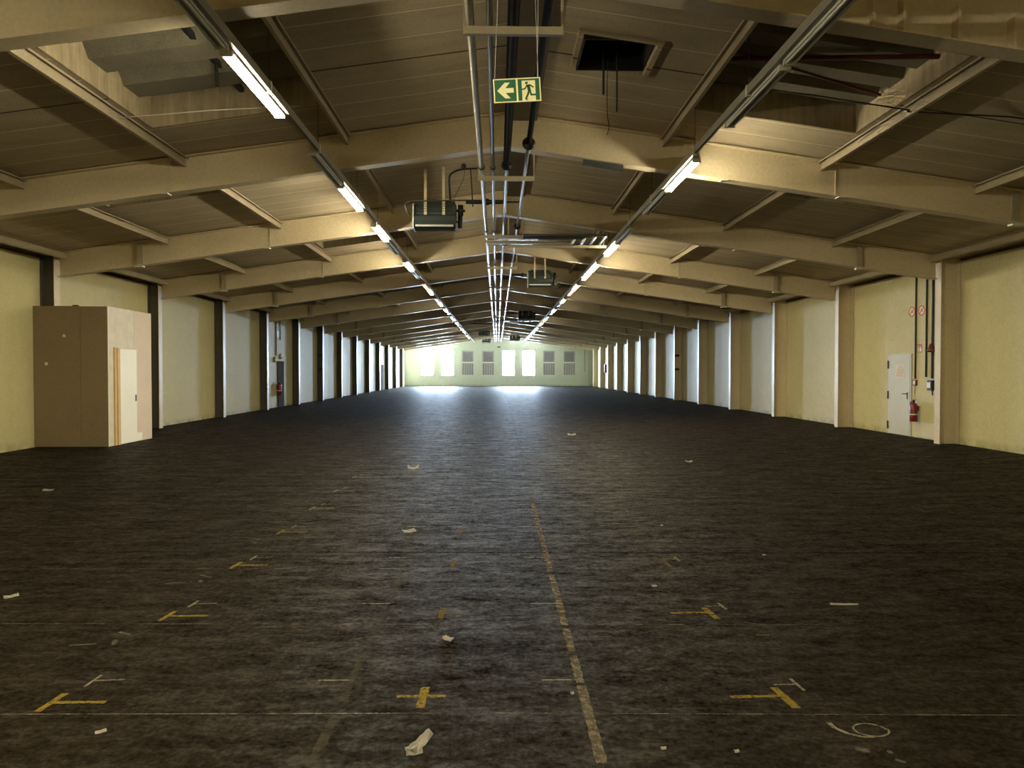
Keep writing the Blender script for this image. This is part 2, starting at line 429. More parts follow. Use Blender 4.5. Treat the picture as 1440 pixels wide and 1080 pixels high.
# ------------------------------------------------------------------ roof lights
BAYNAME = {-1: 'first', 0: 'second', 1: 'third', 2: 'fourth', 3: 'fifth', 4: 'sixth'}
for (s, x0, x1, y0, y1, per) in LIGHTS:
    k = max(kk for kk in range(-1, 6) if FR(kk) < y0)
    pos = 'inner' if x0 < 4 else 'outer'
    t = thing('roof_light', 'boarded roof light %s, %s bay, %s-wall slope of the ceiling' % ('near the lamp rail' if pos == 'inner' else 'near the eaves', BAYNAME[k], SIDE[s]), 'roof light',
              (s*(x0+x1)/2, (y0+y1)/2, roofz((x0+x1)/2)), 'roof lights')
    H = .24
    def wallprism(xa, xb, ya, yb, name, mat):
        z0a, z0b = roofz(xa), roofz(xb)
        pts = [(s*xa, ya), (s*xb, ya), (s*xb, yb), (s*xa, yb)]
        lo = [(p[0], p[1], roofz(p[0])-.004) for p in pts]; hi = [(p[0], p[1], roofz(p[0])+H+.2) for p in pts]
        fs_ = [(3,2,1,0),(4,5,6,7),(0,1,5,4),(1,2,6,5),(2,3,7,6),(3,0,4,7)]
        m = MB(); m.add(lo+hi, fs_ if s > 0 else [tuple(reversed(f)) for f in fs_]); return m.build(name, mat, t)
    w = .03
    wallprism(x0, x0+w, y0, y1, 'side_board', M['wood']); wallprism(x1-w, x1, y0, y1, 'side_board', M['wood'])
    wallprism(x0+w, x1-w, y0, y0+w, 'end_board', M['wood']); wallprism(x0+w, x1-w, y1-w, y1, 'end_board', M['wood'])
    # profiled deck spanning the opening
    d = MB(); y = y0+w; prof = []
    while y+per*.9 < y1:
        prof += [(y, H+.17), (y+per*.18, H+.02), (y+per*.68, H+.02), (y+per*.82, H+.17)]; y += per
    prof.append((y1-w, H+.17))
    for (ya, ha), (yb, hb) in zip(prof, prof[1:]):
        P = [(s*xx, yy_, roofz(xx)+h_) for xx, yy_, h_ in ((x0+w, ya, ha), (x1-w, ya, ha), (x1-w, yb, hb), (x0+w, yb, hb))]
        Q = [(a, b_, z+.02) for a, b_, z in P]
        fs_ = [(3,2,1,0),(4,5,6,7),(0,1,5,4),(1,2,6,5),(2,3,7,6),(3,0,4,7)]
        d.add(P+Q, fs_ if s > 0 else [tuple(reversed(f)) for f in fs_])
    d.build('profiled_deck', M['deck'], t)
    if pos == 'inner' and k == -1:
        b = MB()
        if s > 0:
            b.tube([(x0*s, y0+1.35, roofz(x0)+.20), (x1*s, y0+.55, roofz(x1)+.22)], .028, 6)
            b.tube([(x0*s, y0+1.15, roofz(x0)+.26), (x1*s, y0+1.75, roofz(x1)+.26)], .018, 6)
            b.build('cross_brace', M['dark_red'], t)
        else:
            b.box(-3.52, -3.46, y0, y1, roofz(3.5)+.30, roofz(3.5)+.36); b.tube([(-3.49, y1-.9, roofz(3.5)+.34), (-3.49, y1-.85, roofz(3.5)+.05)], .02, 6)
            b.build('centre_strut', M['black'], t)
# hatch
t = thing('roof_hatch', 'small open black hatch with pale rim in the ceiling beside the ridge', 'hatch', (1.23, 8.29, roofz(1.23)))
_, hx0, hx1, hy0, hy1 = HATCH
hb = MB(); z = roofz(1.23)
hb.box(hx0, hx0+.02, hy0, hy1, z-.03, z+.9); hb.box(hx1-.02, hx1, hy0, hy1, z-.03, z+.9)
hb.box(hx0+.02, hx1-.02, hy0, hy0+.02, z-.03, z+.9); hb.box(hx0+.02, hx1-.02, hy1-.02, hy1, z-.03, z+.9); hb.box(hx0, hx1, hy0, hy1, z+.9, z+.92)
hb.build('shaft_lining', M['dark'], t)
rim = MB()
for (xa, xb, ya, yb) in ((hx0-.06, hx0, hy0-.06, hy1+.06), (hx1, hx1+.06, hy0-.06, hy1+.06), (hx0, hx1, hy0-.06, hy0), (hx0, hx1, hy1, hy1+.06)):
    za, zb = roofz(xa), roofz(xb)
    rim.prism([(xa, za-.035), (xb, zb-.035), (xb, zb-.003), (xa, za-.003)], 'y', ya, yb)
rim.build('rim', M['ceiling'], t)
for (x, zb_, r) in ((1.12, 4.86, .013), (1.28, 4.66, .010)):
    o = MB().tube([(x, 8.45, z+.6), (x, 8.45, zb_)], r, 8).build('hanging_rod', M['black'], t)
MB().tube(rounded([(1.19, 8.5, z+.5), (1.17, 8.5, 4.9), (1.175, 8.5, 4.62), (1.20, 8.5, 4.50), (1.17, 8.5, 4.40)], .05), .005, 6).build('loose_cable', M['black'], t)

# ------------------------------------------------------------------ steel portal frames
def rafter_mb(s, Y):
    m = MB(); X1 = 9.40
    top = lambda x: 5.42 - .1425*abs(x); bot = lambda x: 4.92 - .1425*abs(x)
    def sl(za, zb, ya, yb, xa=0.0, xb=X1):
        m.prism([(s*xa, za(xa)), (s*xb, za(xb)), (s*xb, zb(xb)), (s*xa, zb(xa))], 'y', ya, yb)
    sl(lambda x: bot(x)+.014, lambda x: top(x)-.002, Y-.006, Y+.006)
    sl(bot, lambda x: bot(x)+.014, Y-.10, Y+.10)
    sl(lambda x: top(x)-.002, lambda x: top(x)+.012, Y-.10, Y+.10)
    return m
def column_mb(s, Y):
    m = MB(); xi = s*9.48; xo = (XR if s > 0 else XL) - s*.008
    zt = 4.03
    if s > 0: m.box(xi, xi-s*.014, Y-.10, Y+.10, 0, zt)
    else: m.box(xi, xi-s*.006, Y-.099, Y+.099, 0, zt)
    m.box(xo, xo-s*.014, Y-.10, Y+.10, 0, zt)
    m.box(xi, xo-s*.014, Y-.005, Y+.005, 0, zt)
    return m
for k in range(-1, 14):
    Y = FR(k)
    n = k+1
    where = {-1: 'passing over the hanging exit sign', 0: 'behind the exit sign', 1: 'meeting the wall at the boarded box'}.get(k, 'counted from the exit sign')
    t = thing('steel_portal_frame', '%s beige steel portal frame, %s, spanning wall to wall' % (ORD[n], where), 'steel frame', (0, Y, 0), 'steel portal frames')
    for s in (-1, 1):
        rafter_mb(s, Y).build('rafter', M['steel'], t)
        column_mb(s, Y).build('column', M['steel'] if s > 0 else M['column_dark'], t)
        if s < 0: MB().box(-9.466, -9.4795, Y-.10, Y+.10, 0, 4.03).build('column_flange', M['steel'], t)
        z1 = 4.92-.1425*7.68
        sp = MB(); sp.box(s*7.62, s*7.74, Y-.098, Y-.086, z1+.016, 5.42-.1425*7.74-.02); sp.box(s*7.673, s*7.687, Y-.086, Y-.007, z1+.016, 5.42-.1425*7.70-.02)
        stf = sp.build('stiffener_plate', M['purlin'], t)
        MB().box(s*7.60, s*7.76, Y-.14, Y-.03, z1-.045, z1-.018).build('foot_cleat', M['housing'], t)
        MB().box(s*4.965, s*4.975, Y-.022, Y-.007, 4.92-.1425*4.97+.016, 5.42-.1425*4.97-.02).build('web_rib', M['steel'], t)
        MB().box(s*4.95, s*5.06, Y-.16, Y-.02, 4.92-.1425*5.0-.03, 4.92-.1425*5.0-.012).build('flange_clip', M['housing'], t)
        if k == -1 and s > 0:
            for x in (3.04, 3.30, 3.77, 4.25, 4.74):
                MB().box(x-.013, x+.013, Y-.098, Y-.007, 4.92-.1425*x+.016, 4.92-.1425*x+.30).build('web_rib', M['steel'], t)
        if k == 0 and s > 0:
            for x in (3.25,):
                MB().box(x-.05, x+.05, Y-.13, Y-.02, 4.92-.1425*x-.03, 4.92-.1425*x-.012).build('flange_clip', M['housing'], t)
        if k == 6:
            for z in (1.62, 2.36):
                MB().box(s*9.482, s*9.74, Y-.05, Y-.008, z, z+.12).build('dark_clamp', M['black'], t)
    MB().box(-.02, .02, Y-.09, Y-.007, 4.935, 5.40).build('apex_plate', M['steel'], t)

# ------------------------------------------------------------------ purlins
PX = [(2.36, 'inner'), (4.75, 'second'), (7.12, 'third'), (9.28, 'eaves')]
for k in range(-1, 5):
    ya, yb = FR(k)+.012, FR(k+1)-.012
    for s in (-1, 1):
        for x, nm in PX:
            z1 = roofz(x)-.034; d = .125; m = MB(); X = s*x
            if nm == 'eaves':
                prof = [(X+.055*math.cos(a), z1-.075+.07*math.sin(a)) for a in [2*PI*i/14 for i in range(14)]]
                m.prism(prof, 'y', ya, yb)
            else:
                m.box(X-.004, X+.004, ya, yb, z1-d, z1)
                m.box(X-.022, X+.022, ya, yb, z1-d-.006, z1-d); m.box(X-s*.055, X+s*.02, ya, yb, z1-.006, z1)
                m.box(X-s*.055, X-s*.051, ya, yb, z1-.022, z1-.006)
            o = m.build('eaves_purlin' if nm == 'eaves' else 'roof_purlin', M['purlin'], base=(X, ya, z1-d))
            tag(o, 'beige %s roof purlin above the %s-wall side, %s bay counted from the exit sign' % (nm, SIDE[s], BAYNAME[k]), 'purlin', 'roof purlins')

# ------------------------------------------------------------------ lamp rails and battens
RX, RZ = 2.51, 4.50
for s in (-1, 1):
    t = thing('lamp_rail', 'long grey lamp trunking rail hung under the frames on the %s-wall side' % SIDE[s], 'lamp rail', (s*RX, YB+.5, RZ))
    MB().box(s*(RX-.062), s*(RX-.022), YB+.3, YE-1.2, RZ-.05, RZ+.04).build('trunking', M['rail'], t)
    for k in range(-1, 8):
        for d in (1.3, 3.3):
            y = FR(k)+d
            MB().tube([(s*(RX-.04), y, RZ+.04), (s*(RX-.04), y, roofz(RX))], .004, 5).build('suspension_wire', M['black'], t)
            if k < 3: MB().box(s*(RX-.068), s*(RX-.016), y-.02, y+.02, RZ-.066, RZ+.05).build('rail_clamp', M['housing'], t)
def batten(state, X, y0, label):
    L = 1.6
    t = thing('fluorescent_batten', label, 'lamp', (X, y0+L/2, RZ-.1), 'fluorescent battens')
    h = MB(); zt = RZ-.006
    sg_ = 1 if X > 0 else -1
    h.prism([(X+sg_*u, zt+w_) for u, w_ in ((-.055, -.068), (-.055, -.03), (-.03, .03), (.028, .03), (.05, -.045), (.06, -.058), (.052, -.060), (-.048, -.060), (-.050, -.068))], 'y', y0, y0+L)
    h.build('housing', M['housing'], t)
    for q in (-.034, .034):
        MB().tube([(X+q, y0+.04, zt-.078), (X+q, y0+L-.04, zt-.078)], .015, 8).build('tube', M[{'on': 'tube_on', 'reduced': 'tube_reduced', 'off': 'tube_off', 'dim': 'tube_dim'}[state]], t)
    for ye in (y0+.002, y0+L-.032):
        MB().box(X-.056, X+.056, ye, ye+.03, zt-.096, zt-.058).build('end_cap', M['housing'], t)
    return t
Lst = {-1: ('on','on'), -2: ('on','on'), 0: ('off','on'), 1: ('off','on'), 2: ('on','off'), 3: ('on','off'), 4: ('dim','on')}  # unseen pairs below zero, most lit to brighten the near frames
Rst = {-1: ('off','off'), -2: ('on','on'), 0: ('off','off'), 1: ('on','off'), 2: ('off','on'), 3: ('on','on'), 4: ('on','dim'), 5: ('on','off')}
STATE = {'on': 'burning', 'reduced': 'burning', 'off': 'unlit', 'dim': 'dim orange'}
for s, st, y00 in ((-1, Lst, 4.75), (1, Rst, 4.95)):
    for j in range(-2, 15):
        a, b = st.get(j, (('on','off'), ('off','on'))[j % 2])
        for q, state in ((0, a), (1, b)):
            y = y00+BAY*j+q*1.68
            if y < YB+.5 or y > YE-9: continue
            if j < 0: lab = '%s unseen twin-tube batten %d spaces behind the exit sign, %s-wall rail' % (STATE[state], -j*2-q, SIDE[s])
            else: lab = '%s twin-tube batten, %s of its pair, %s pair along the %s-wall lamp rail' % (STATE[state], ORD[q], ORD[j], SIDE[s])
            batten('reduced' if state == 'on' and j >= 4 else state, s*(RX+.04), y, lab)

# ------------------------------------------------------------------ ridge pipes and their hangers
PIPES = [(-.365, .036, 'pipe_beige'), (-.20, .027, 'pipe_grey'), (.0, .032, 'pipe_grey'), (.275, .025, 'pipe_grey')]
PZ = 4.505
LAB = ['beige heating pipe, outermost of the four under the ridge on the box-wall side', 'thin grey heating pipe, second of the four under the ridge from the box wall',
       'heating pipe with black lagging, third of four under the ridge from the box wall', 'thin heating pipe with black ball joint, outermost under the ridge on the door-wall side']
for i, (x, r, mt) in enumerate(PIPES):
    z = PZ+r+(.018 if i >= 2 else .001)
    pts = [(x, YB+.6, z)]
    for (yl, xe) in ((15.5, 2.25), (41.2, 1.95)):
        a = yl+.15*(3-i); b = yl+1.4-.15*(3-i); xx = xe-.22*(3-i)
        pts += [(x, a, z), (xx, a, z), (xx, b, z), (x, b, z)]
    pts += [(x, YE-2.0, z)]
    o = thing('heating_pipe', LAB[i], 'pipe', (x, YB+.6, z-r), 'ridge heating pipes')
    MB().tube(rounded(pts, .09), r, 10).build('pipe_run', M[mt], o)
    if i >= 2:
        MB().tube([(x, YB+.7, z), (x, 9.25 if i == 3 else 10.25, z)], r+(.018 if i == 2 else .010), 12).build('black_lagging', M['sleeve'], o)
    if i in (2, 3):
        for yy, rr in (((9.3, .088),) if i == 3 else ((10.3, .078),)) + (((14.6, .07),) if i == 3 else ()):
            MB().lathe([(rr*math.cos(a), rr*math.sin(a)*.75) for a in [(-.49+.98*q/8)*PI for q in range(9)]], (x, yy, z), 16, 'y').build('ball_joint', M['black'], o)
    for yy in [FR(k)-.35 for k in range(0, 9)]:
        if i < 2: MB().lathe([(r, -.03), (r+.012, -.03), (r+.012, .03), (r, .03)], (x, yy, z), 12, 'y').build('pipe_collar', M['darkgrey'], o)
def hanger(k):
    Y = FR(k)
    t = thing('pipe_hanger', 'beige U-shaped pipe hanger under the apex of the %s steel frame' % ORD[k+1], 'pipe hanger', (0, Y, 4.43), 'pipe hangers')
    w = .020
    MB().box(-.425, .425, Y-.022, Y+.022, PZ-.07, PZ-.004).build('cross_bar', M['hanger'], t)
    for s in (-1, 1):
        MB().box(s*.425, s*(.425-w), Y-.02, Y+.02, PZ-.003, 4.92-.1425*.42-.002).build('upright', M['hanger'], t)
    return t
for k in range(-1, 14): hanger(k)
# bracket carrying the pipe loop
t = thing('loop_bracket', 'pale steel bracket carrying the sideways pipe loop below the ridge', 'bracket', (1.2, 16.3, 4.36))
MB().box(.10, 2.36, 16.28, 16.33, 4.40, 4.46).build('carrier_bar', M['hanger'], t)
for x in (.12, 2.3): MB().box(x-.018, x+.018, 16.285, 16.325, 4.462, roofz(x)-.008).build('upright', M['hanger'], t)

# ------------------------------------------------------------------ unit heaters
def heater(x, y, label, zb=4.14, sc=1.0, side=1):
    t = thing('unit_heater', label, 'heater', (x, y, zb), 'unit heaters')
    W, H = .37*sc, .54*sc
    prof = [(y-.16, zb+.10), (y-.20, zb+.17), (y-.18, zb+.25), (y-.12, zb+.30), (y-.12, zb+H-.10), (y-.06, zb+H), (y+.20, zb+H), (y+.20, zb+.06), (y+.05, zb+.02), (y-.08, zb+.03)]
    MB().prism(prof, 'x', x-W, x+W).build('casing', M['heater'], t)
    lv = MB()
    for q in range(4):
        zz = zb+.33+.04*q
        lv.add([(x-W+.06, y-.122, zz), (x+W-.06, y-.122, zz), (x+W-.06, y-.15, zz+.018), (x-W+.06, y-.15, zz+.018),
                (x-W+.06, y-.122, zz+.004), (x+W-.06, y-.122, zz+.004), (x+W-.06, y-.15, zz+.022), (x-W+.06, y-.15, zz+.022)],
               [(0,1,2,3),(7,6,5,4),(0,4,5,1),(1,5,6,2),(2,6,7,3),(3,7,4,0)])
    lv.build('outlet_louvre', M['heater'], t)
    MB().tube([(x-W+.03, y-.17, zb+.075), (x+W-.03, y-.17, zb+.075)], .022, 8).build('front_bar', M['heater_light'], t)
    for s in (-1, 1):
        MB().box(x+s*(W+.001), x+s*(W+.022), y-.19, y+.19, zb+.02, zb+H-.08).build('side_plate', M['heater_light'] if s < 0 else M['black'], t)
        MB().box(x+s*.165-.026, x+s*.165+.026, y-.145, y-.125, zb+.26, roofz(x+s*.165)-.005).build('hanging_strap', M['hanger'], t)
    MB().box(x-W+.08, x+W-.08, y+.0, y+.15, zb+H+.001, zb+H+.03).build('top_cover', M['black'], t)
    v = MB(); xs_ = x+side*(W+.03)
    v.lathe([(.03, -.09), (.05, -.09), (.05, -.02), (.075, 0), (.05, .02), (.05, .1), (.03, .1)], (xs_+side*.07, y-.1, zb+.36), 12)
    v.lathe([(.028, -.12), (.045, -.1), (.045, .1), (.028, .12)], (xs_+side*.06, y-.06, zb+.17), 10)
    v.tube([(xs_-side*.01, y-.05, zb+.17), (xs_+side*.08, y-.05, zb+.17)], .02, 8); v.tube([(xs_-side*.01, y-.1, zb+.36), (xs_+side*.15, y-.1, zb+.36)], .026, 8)
    v.build('valve_set', M['black'], t)
    return t
heater(-1.27, 13.1, 'dark green unit heater on two pale straps, closest one to the exit sign')
heater(1.22, 22.7, 'dark unit heater on straps above the pipe loop, door-wall side of the ridge', 4.24)
heater(1.36, 37.5, 'dark unit heater beyond the one at the pipe loop, door-wall side of the ridge', 4.20)
heater(-1.25, 57.7, 'small far dark unit heater on the box-wall side, close to the last lamps', 4.40)
heater(1.36, 62.5, 'small far dark unit heater on the door-wall side, above the end windows', 4.16)
heater(-1.25, 71.3, 'pale grey unit heater against the end wall, box-wall side of the ridge', 4.36)
# branch pipes
def branch(x0, x1, y, z, label, arch=None):
    t = thing('branch_pipe', label, 'pipe', ((x0+x1)/2, y, z), 'branch pipes')
    s = 1 if x1 > x0 else -1
    MB().tube([(x0, y, z), (x1, y, z)], .040, 10).build('supply_pipe', M['black'], t)
    MB().lathe([(.05, -.05), (.062, -.02), (.062, .02), (.05, .05)], (x0+s*.35, y, z), 12, 'x').build('coupling', M['black'], t)
    return t
b = branch(.02, -.70, 12.9, 4.64, 'thick black branch pipe running from the ridge pipes to the closest heater')
MB().tube(rounded([(-.70, 12.86, 4.66), (-1.72, 12.86, 4.64), (-1.80, 12.86, 4.58), (-1.74, 12.88, 4.42), (-1.69, 12.95, 4.40)], .06), .014, 8).build('return_pipe', M['darkgrey'], b)
MB().tube([(.02, 12.9, 4.64), (.30, 12.9, 4.64)], .015, 8).build('stub_pipe', M['black'], b)
a = thing('arched_pipe', 'thin black pipe arching up beside the straps of the closest heater', 'pipe', (-.75, 12.6, 4.75))
MB().tube(rounded([(-.98, 12.95, 4.66), (-.98, 12.7, 4.80), (-.98, 12.5, 5.02), (-.80, 12.5, 5.11), (-.36, 12.5, 5.14)], .14, 6), .018, 8).build('pipe_run', M['black'], a)
MB().tube([(-.60, 12.5, 5.11), (-.56, 12.5, 4.46)], .012, 6).build('drop_rod', M['black'], a)
MB().tube(rounded([(-.70, 12.5, 5.09), (-.72, 12.5, 4.95), (-.85, 12.6, 4.72), (-.92, 12.8, 4.66)], .05), .004, 5).build('thin_cable', M['black'], a)
MB().lathe([(.03, -.04), (.045, -.02), (.045, .03), (.02, .05)], (-.72, 12.5, 5.16), 10).build('vent_valve', M['black'], a)
branch(.32, .80, 22.5, 4.62, 'black branch pipe from the ridge pipes to the heater at the pipe loop')
branch(.32, .94, 37.3, 4.62, 'short black branch pipe to the third heater from the exit sign')
branch(-.42, -.56, 57.5, 4.70, 'far black branch pipe to the small heater on the box-wall side')
# rods hanging on the box-wall side far back
t = thing('rod_trapeze', 'dark trapeze of three hanging rods with a bar, far back beside the ridge pipes', 'rod hanger', (-1.2, 44.0, 4.5))
for x in (-1.55, -1.2, -.85): MB().tube([(x, 44, 4.47), (x, 44, roofz(x)-.008)], .016, 6).build('rod', M['black'], t)
MB().tube([(-1.75, 44, 4.5), (-.42, 44, 4.5)], .045, 8).build('bar', M['darkgrey'], t)
# slim dark casing on the frame, door-wall side
for (k, x0, x1, lab) in ((0, 1.15, 1.75, 'dark cable tray clipped under the second steel frame beside the ridge'), (3, 1.2, 1.95, 'grey cable tray clipped under the fifth steel frame beyond the pipe loop')):
    Y = FR(k); m = MB()
    f = lambda x: 4.92-.1425*x
    m.prism([(x0, f(x0)-.07), (x1, f(x1)-.07), (x1, f(x1)-.004), (x0, f(x0)-.004)], 'y', Y-.05, Y+.05)
    tag(m.build('cable_tray', M['darkgrey'], base=(x0, Y, f(x1)-.07)), lab, 'cable tray')
# thin cables below the ceiling
def cable(pts, r, mat, label):
    tag(MB().tube(pts, r, 6).build('ceiling_cable', mat, base=pts[0]), label, 'cable')
cable([(-4.72, 8.75, roofz(4.72)-.13), (-3.6, 8.72, roofz(3.6)-.20), (-2.53, 8.7, roofz(2.53)-.30)], .006, M['wire'], 'thin pale cable strung across the open roof light on the box-wall side')
cable([(4.70, 8.35, roofz(4.7)-.13), (5.9, 8.32, roofz(5.9)-.02), (7.1, 8.3, roofz(7.1)-.01)], .009, M['black'], 'thin black cable on the ceiling outside the roof light, door-wall side')
cable([(2.40, 8.35, roofz(2.4)-.13), (3.6, 8.32, roofz(3.6)-.12), (4.70, 8.3, roofz(4.7)-.13)], .009, M['black'], 'thin black cable crossing under the roof light on the door-wall side')

cable([(-5.2, 5.90, 4.545), (-4.2, 5.90, 4.69), (-3.25, 5.90, 4.83)], .016, M['black'], 'thick black cable clipped along the top of the first steel frame, box-wall side')
# ------------------------------------------------------------------ exit sign
SY, SW, SH = 4.60, .152, .076
sc_ = Vector((-.01, SY, 3.396)); TILT = math.radians(3.4)
sg = thing('exit_sign', 'green and pale yellow exit sign with arrow and running figure, hanging on wires', 'sign', sc_)
sg.rotation_euler = (0, -TILT, 0)
def sgn(m, name, mat):
    return m.build(name, mat, sg)
def C(u, v, d=0): return (sc_.x+u, sc_.y-d, sc_.z+v)
def flat(poly, d0, d1):
    m = MB(); m.prism([(sc_.x+u, sc_.z+v) for u, v in poly], 'y', sc_.y-d1, sc_.y-d0); return m
sgn(MB().box(sc_.x-SW, sc_.x+SW, sc_.y, sc_.y+.006, sc_.z-SH, sc_.z+SH), 'panel', M['lumi'])
def rect(x0, x1, z0, z1): return [(x0,z0),(x1,z0),(x1,z1),(x0,z1)]
sgn(flat(rect(-.144, -.006, -.069, .069), .0, .0008), 'arrow_field', M['green'])
# arrow pointing left
ar = [(-.128,0),(-.078,.050),(-.044,.050),(-.075,.015),(-.022,.015),(-.022,-.015),(-.075,-.015),(-.044,-.050),(-.078,-.050)]
sgn(flat(ar, .0008, .0014), 'arrow', M['lumi'])
g = MB()
for r_ in (rect(.006, .031, -.069, .069), rect(.031, .118, .058, .069), rect(.118, .144, -.069, .069)):
    g.prism([(sc_.x+u, sc_.z+v) for u, v in r_], 'y', sc_.y-.0008, sc_.y)
sgn(g, 'door_field', M['green'])
def limb(pts, w):
    m = []
    for (a, b_) in zip(pts, pts[1:]):
        a = Vector(a); b_ = Vector(b_); d = (b_-a).normalized(); n_ = Vector((-d.y, d.x))*w/2; a2 = a-d*w*.35; b2 = b_+d*w*.35
        m.append([tuple(a2-n_), tuple(b2-n_), tuple(b2+n_), tuple(a2+n_)])
    return m
man = MB()
cx_, cz_ = .062, .042
man.prism([(sc_.x+cx_+.009*math.cos(a), sc_.z+cz_+.009*math.sin(a)) for a in [2*PI*i/14 for i in range(14)]], 'y', sc_.y-.0014, sc_.y-.0008)
for pts, w in (([(.062,.026),(.086,.027),(.104,.014)], .0085), ([(.064,.026),(.050,.006),(.034,.003)], .0085),
               ([(.073,.024),(.078,-.004)], .020), ([(.076,-.008),(.068,-.030),(.054,-.058)], .012), ([(.081,-.006),(.090,-.034),(.124,-.034)], .011), ([(.054,-.060),(.062,-.064)], .008)):
    for q in limb(pts, w): man.prism([(sc_.x+u, sc_.z+v) for u, v in q], 'y', sc_.y-.0014, sc_.y-.0008)
sgn(man, 'running_figure', M['green'])
for u, (tx, tz) in ((-.140, (-.075, 5.40)), (.140, (.052, 5.30)), (.134, (.135, 5.30))):
    MB().tube([C(u, SH-.004, .003), (tx+.116, SY, tz)], .0016, 5).build('suspension_wire', M['wire'], sg)

# ------------------------------------------------------------------ door-side wall
d = MB(); DX = XR-.035
d.box(DX, XR-.002, 17.035, 17.965, .012, 1.975)
d1 = d.build('door_1', M['door_paint'], base=(XR, 17.5, 0), kind='structure')
fr = MB(); fr.box(XR-.03, XR-.002, 16.985, 17.03, 0, 2.01); fr.box(XR-.03, XR-.002, 17.97, 18.0, 0, 2.01); fr.box(XR-.03, XR-.002, 17.03, 17.97, 1.98, 2.01)
fr.build('door_frame', M['door_paint'], d1)
for z in (.22, .98, 1.75): MB().tube([(DX-.012, 17.972, z-.10), (DX-.012, 17.972, z+.10)], .016, 8).build('hinge', M['black'], d1)
hd = MB(); hd.tube(rounded([(DX, 17.13, 1.03), (DX-.05, 17.13, 1.03), (DX-.05, 17.27, 1.03)], .02), .011, 8); hd.box(DX-.006, DX, 17.11, 17.15, .90, 1.07)
hd.build('handle', M['black'], d1)
n_ = thing('notice_sheet', 'pale notice sheet with faded red lines on the white steel door', 'notice', (DX-.004, 17.44, 1.44))
MB().box(DX-.004, DX-.001, 17.23, 17.66, 1.42, 1.76).build('sheet', M['notice_paper'], n_)
pr = MB()
for q in range(7):
    z = 1.72-.042*q; w0 = R.uniform(0, .05) if q != 0 else .12; y = 17.28+w0
    while y < 17.60-(.12 if q == 0 else R.uniform(0, .08)):
        L = R.uniform(.025, .06); pr.box(DX-.0048, DX-.004, y, y+L, z-.012, z+.006); y += L+.015
pr.build('faded_print', M['pink_print'], n_)
def conduit(X, y, z0, z1, r, label, mat='black'):
    s = -1 if X > 0 else 1
    t = tag(MB().tube([(X+s*(r+.004), y, z0), (X+s*(r+.004), y, z1)], r, 8).build('wall_conduit', M[mat], base=(X+s*r, y, z0)), label, 'conduit', 'wall conduits')
conduit(XR, 16.83, 1.40, 3.95, .020, 'black conduit rising from the red call point beside the white door')
conduit(XR, 16.40, 1.45, 3.95, .022, 'black conduit between the round signs and the column, ending above the floor')
conduit(XR, 16.16, 1.42, 3.95, .026, 'thick black conduit rising past the dark red sounder to the beam')
for y, lab in ((17.02, 'round red prohibition sign on the white-door wall, the one farther from the column'), (16.63, 'round red prohibition sign between two black conduits')):
    t = thing('prohibition_sign', lab, 'sign', (XR-.004, y, 3.02), 'prohibition signs')
    n = 28; ring = MB(); ro, ri = .125, .098
    MB().lathe([(ri+.002, 0), (ri+.002, .003)], (XR-.005, y, 3.02), 28, 'x').build('sign_face', M['cream_sign'], t)
    vv = []
    for i in range(n):
        a = 2*PI*i/n
        for r_, dx in ((ro, .009), (ri, .009), (ro, .001), (ri, .001)): vv.append((XR-dx, y+r_*math.cos(a), 3.02+r_*math.sin(a)))
    fs_ = []
    for i in range(n):
        j = (i+1) % n
        fs_ += [(4*i, 4*j, 4*j+1, 4*i+1), (4*i+2, 4*j+2, 4*j, 4*i), (4*i+1, 4*j+1, 4*j+3, 4*i+3)]
    MB().add(vv, fs_).build('red_ring', M['red_print'], t)
    c45 = .69
    MB().add([(XR-.0085, y+a*c45*.1-b_*.008, 3.02-a*c45*.1*1-b_*.008) for a, b_ in ((-1,-1),(1,-1),(1,1),(-1,1))], [(0,1,2,3)]).build('slash_bar', M['red_print'], t)
    pk = MB(); pk.box(XR-.0066, XR-.006, y-.05, y+.04, 3.0, 3.022); pk.box(XR-.0066, XR-.006, y-.055, y-.047, 3.0, 3.022); pk.box(XR-.0066, XR-.006, y-.02, y+.02, 3.035, 3.06)
    pk.build('pictogram', M['darkgrey'], t)
t = thing('fire_equipment_sign', 'small red and white fire extinguisher sign beside the first black conduit', 'sign', (XR-.004, 16.70, 2.13))
MB().box(XR-.006, XR-.002, 16.60, 16.79, 2.03, 2.23).build('sign_plate', M['red_print'], t)
wp = MB(); wp.box(XR-.0072, XR-.0062, 16.72, 16.765, 2.05, 2.16); wp.box(XR-.0072, XR-.0062, 16.73, 16.755, 2.165, 2.20)
wp.add([(XR-.007, 16.62, 2.05), (XR-.007, 16.69, 2.05), (XR-.007, 16.695, 2.10), (XR-.007, 16.66, 2.20), (XR-.007, 16.64, 2.12), (XR-.007, 16.615, 2.15)], [(0,1,2,3,4,5)])
wp.build('white_pictogram', M['white'], t)
t = thing('alarm_sounder', 'dark red alarm sounder fixed to the thick conduit beside the column', 'alarm', (XR-.11, 16.02, 2.02))
MB().lathe([(.03,-.10),(.085,-.095),(.09,-.02),(.06,.0),(.055,.06),(.025,.09),(.01,.11)], (XR-.135, 16.02, 2.12), 16).build('horn', M['dark_red'], t)
MB().lathe([(.092,-.012),(.095,0),(.092,.012)], (XR-.135, 16.02, 2.06), 16).build('pale_rim', M['red'], t)
MB().box(XR-.06, XR-.003, 16.0, 16.06, 2.05, 2.15).build('wall_bracket', M['black'], t)
t = thing('call_point', 'small red and white fire call point under the first conduit beside the door', 'call point', (XR-.03, 16.84, 1.30))
MB().box(XR-.04, XR-.002, 16.77, 16.91, 1.24, 1.38).build('red_case', M['red'], t)
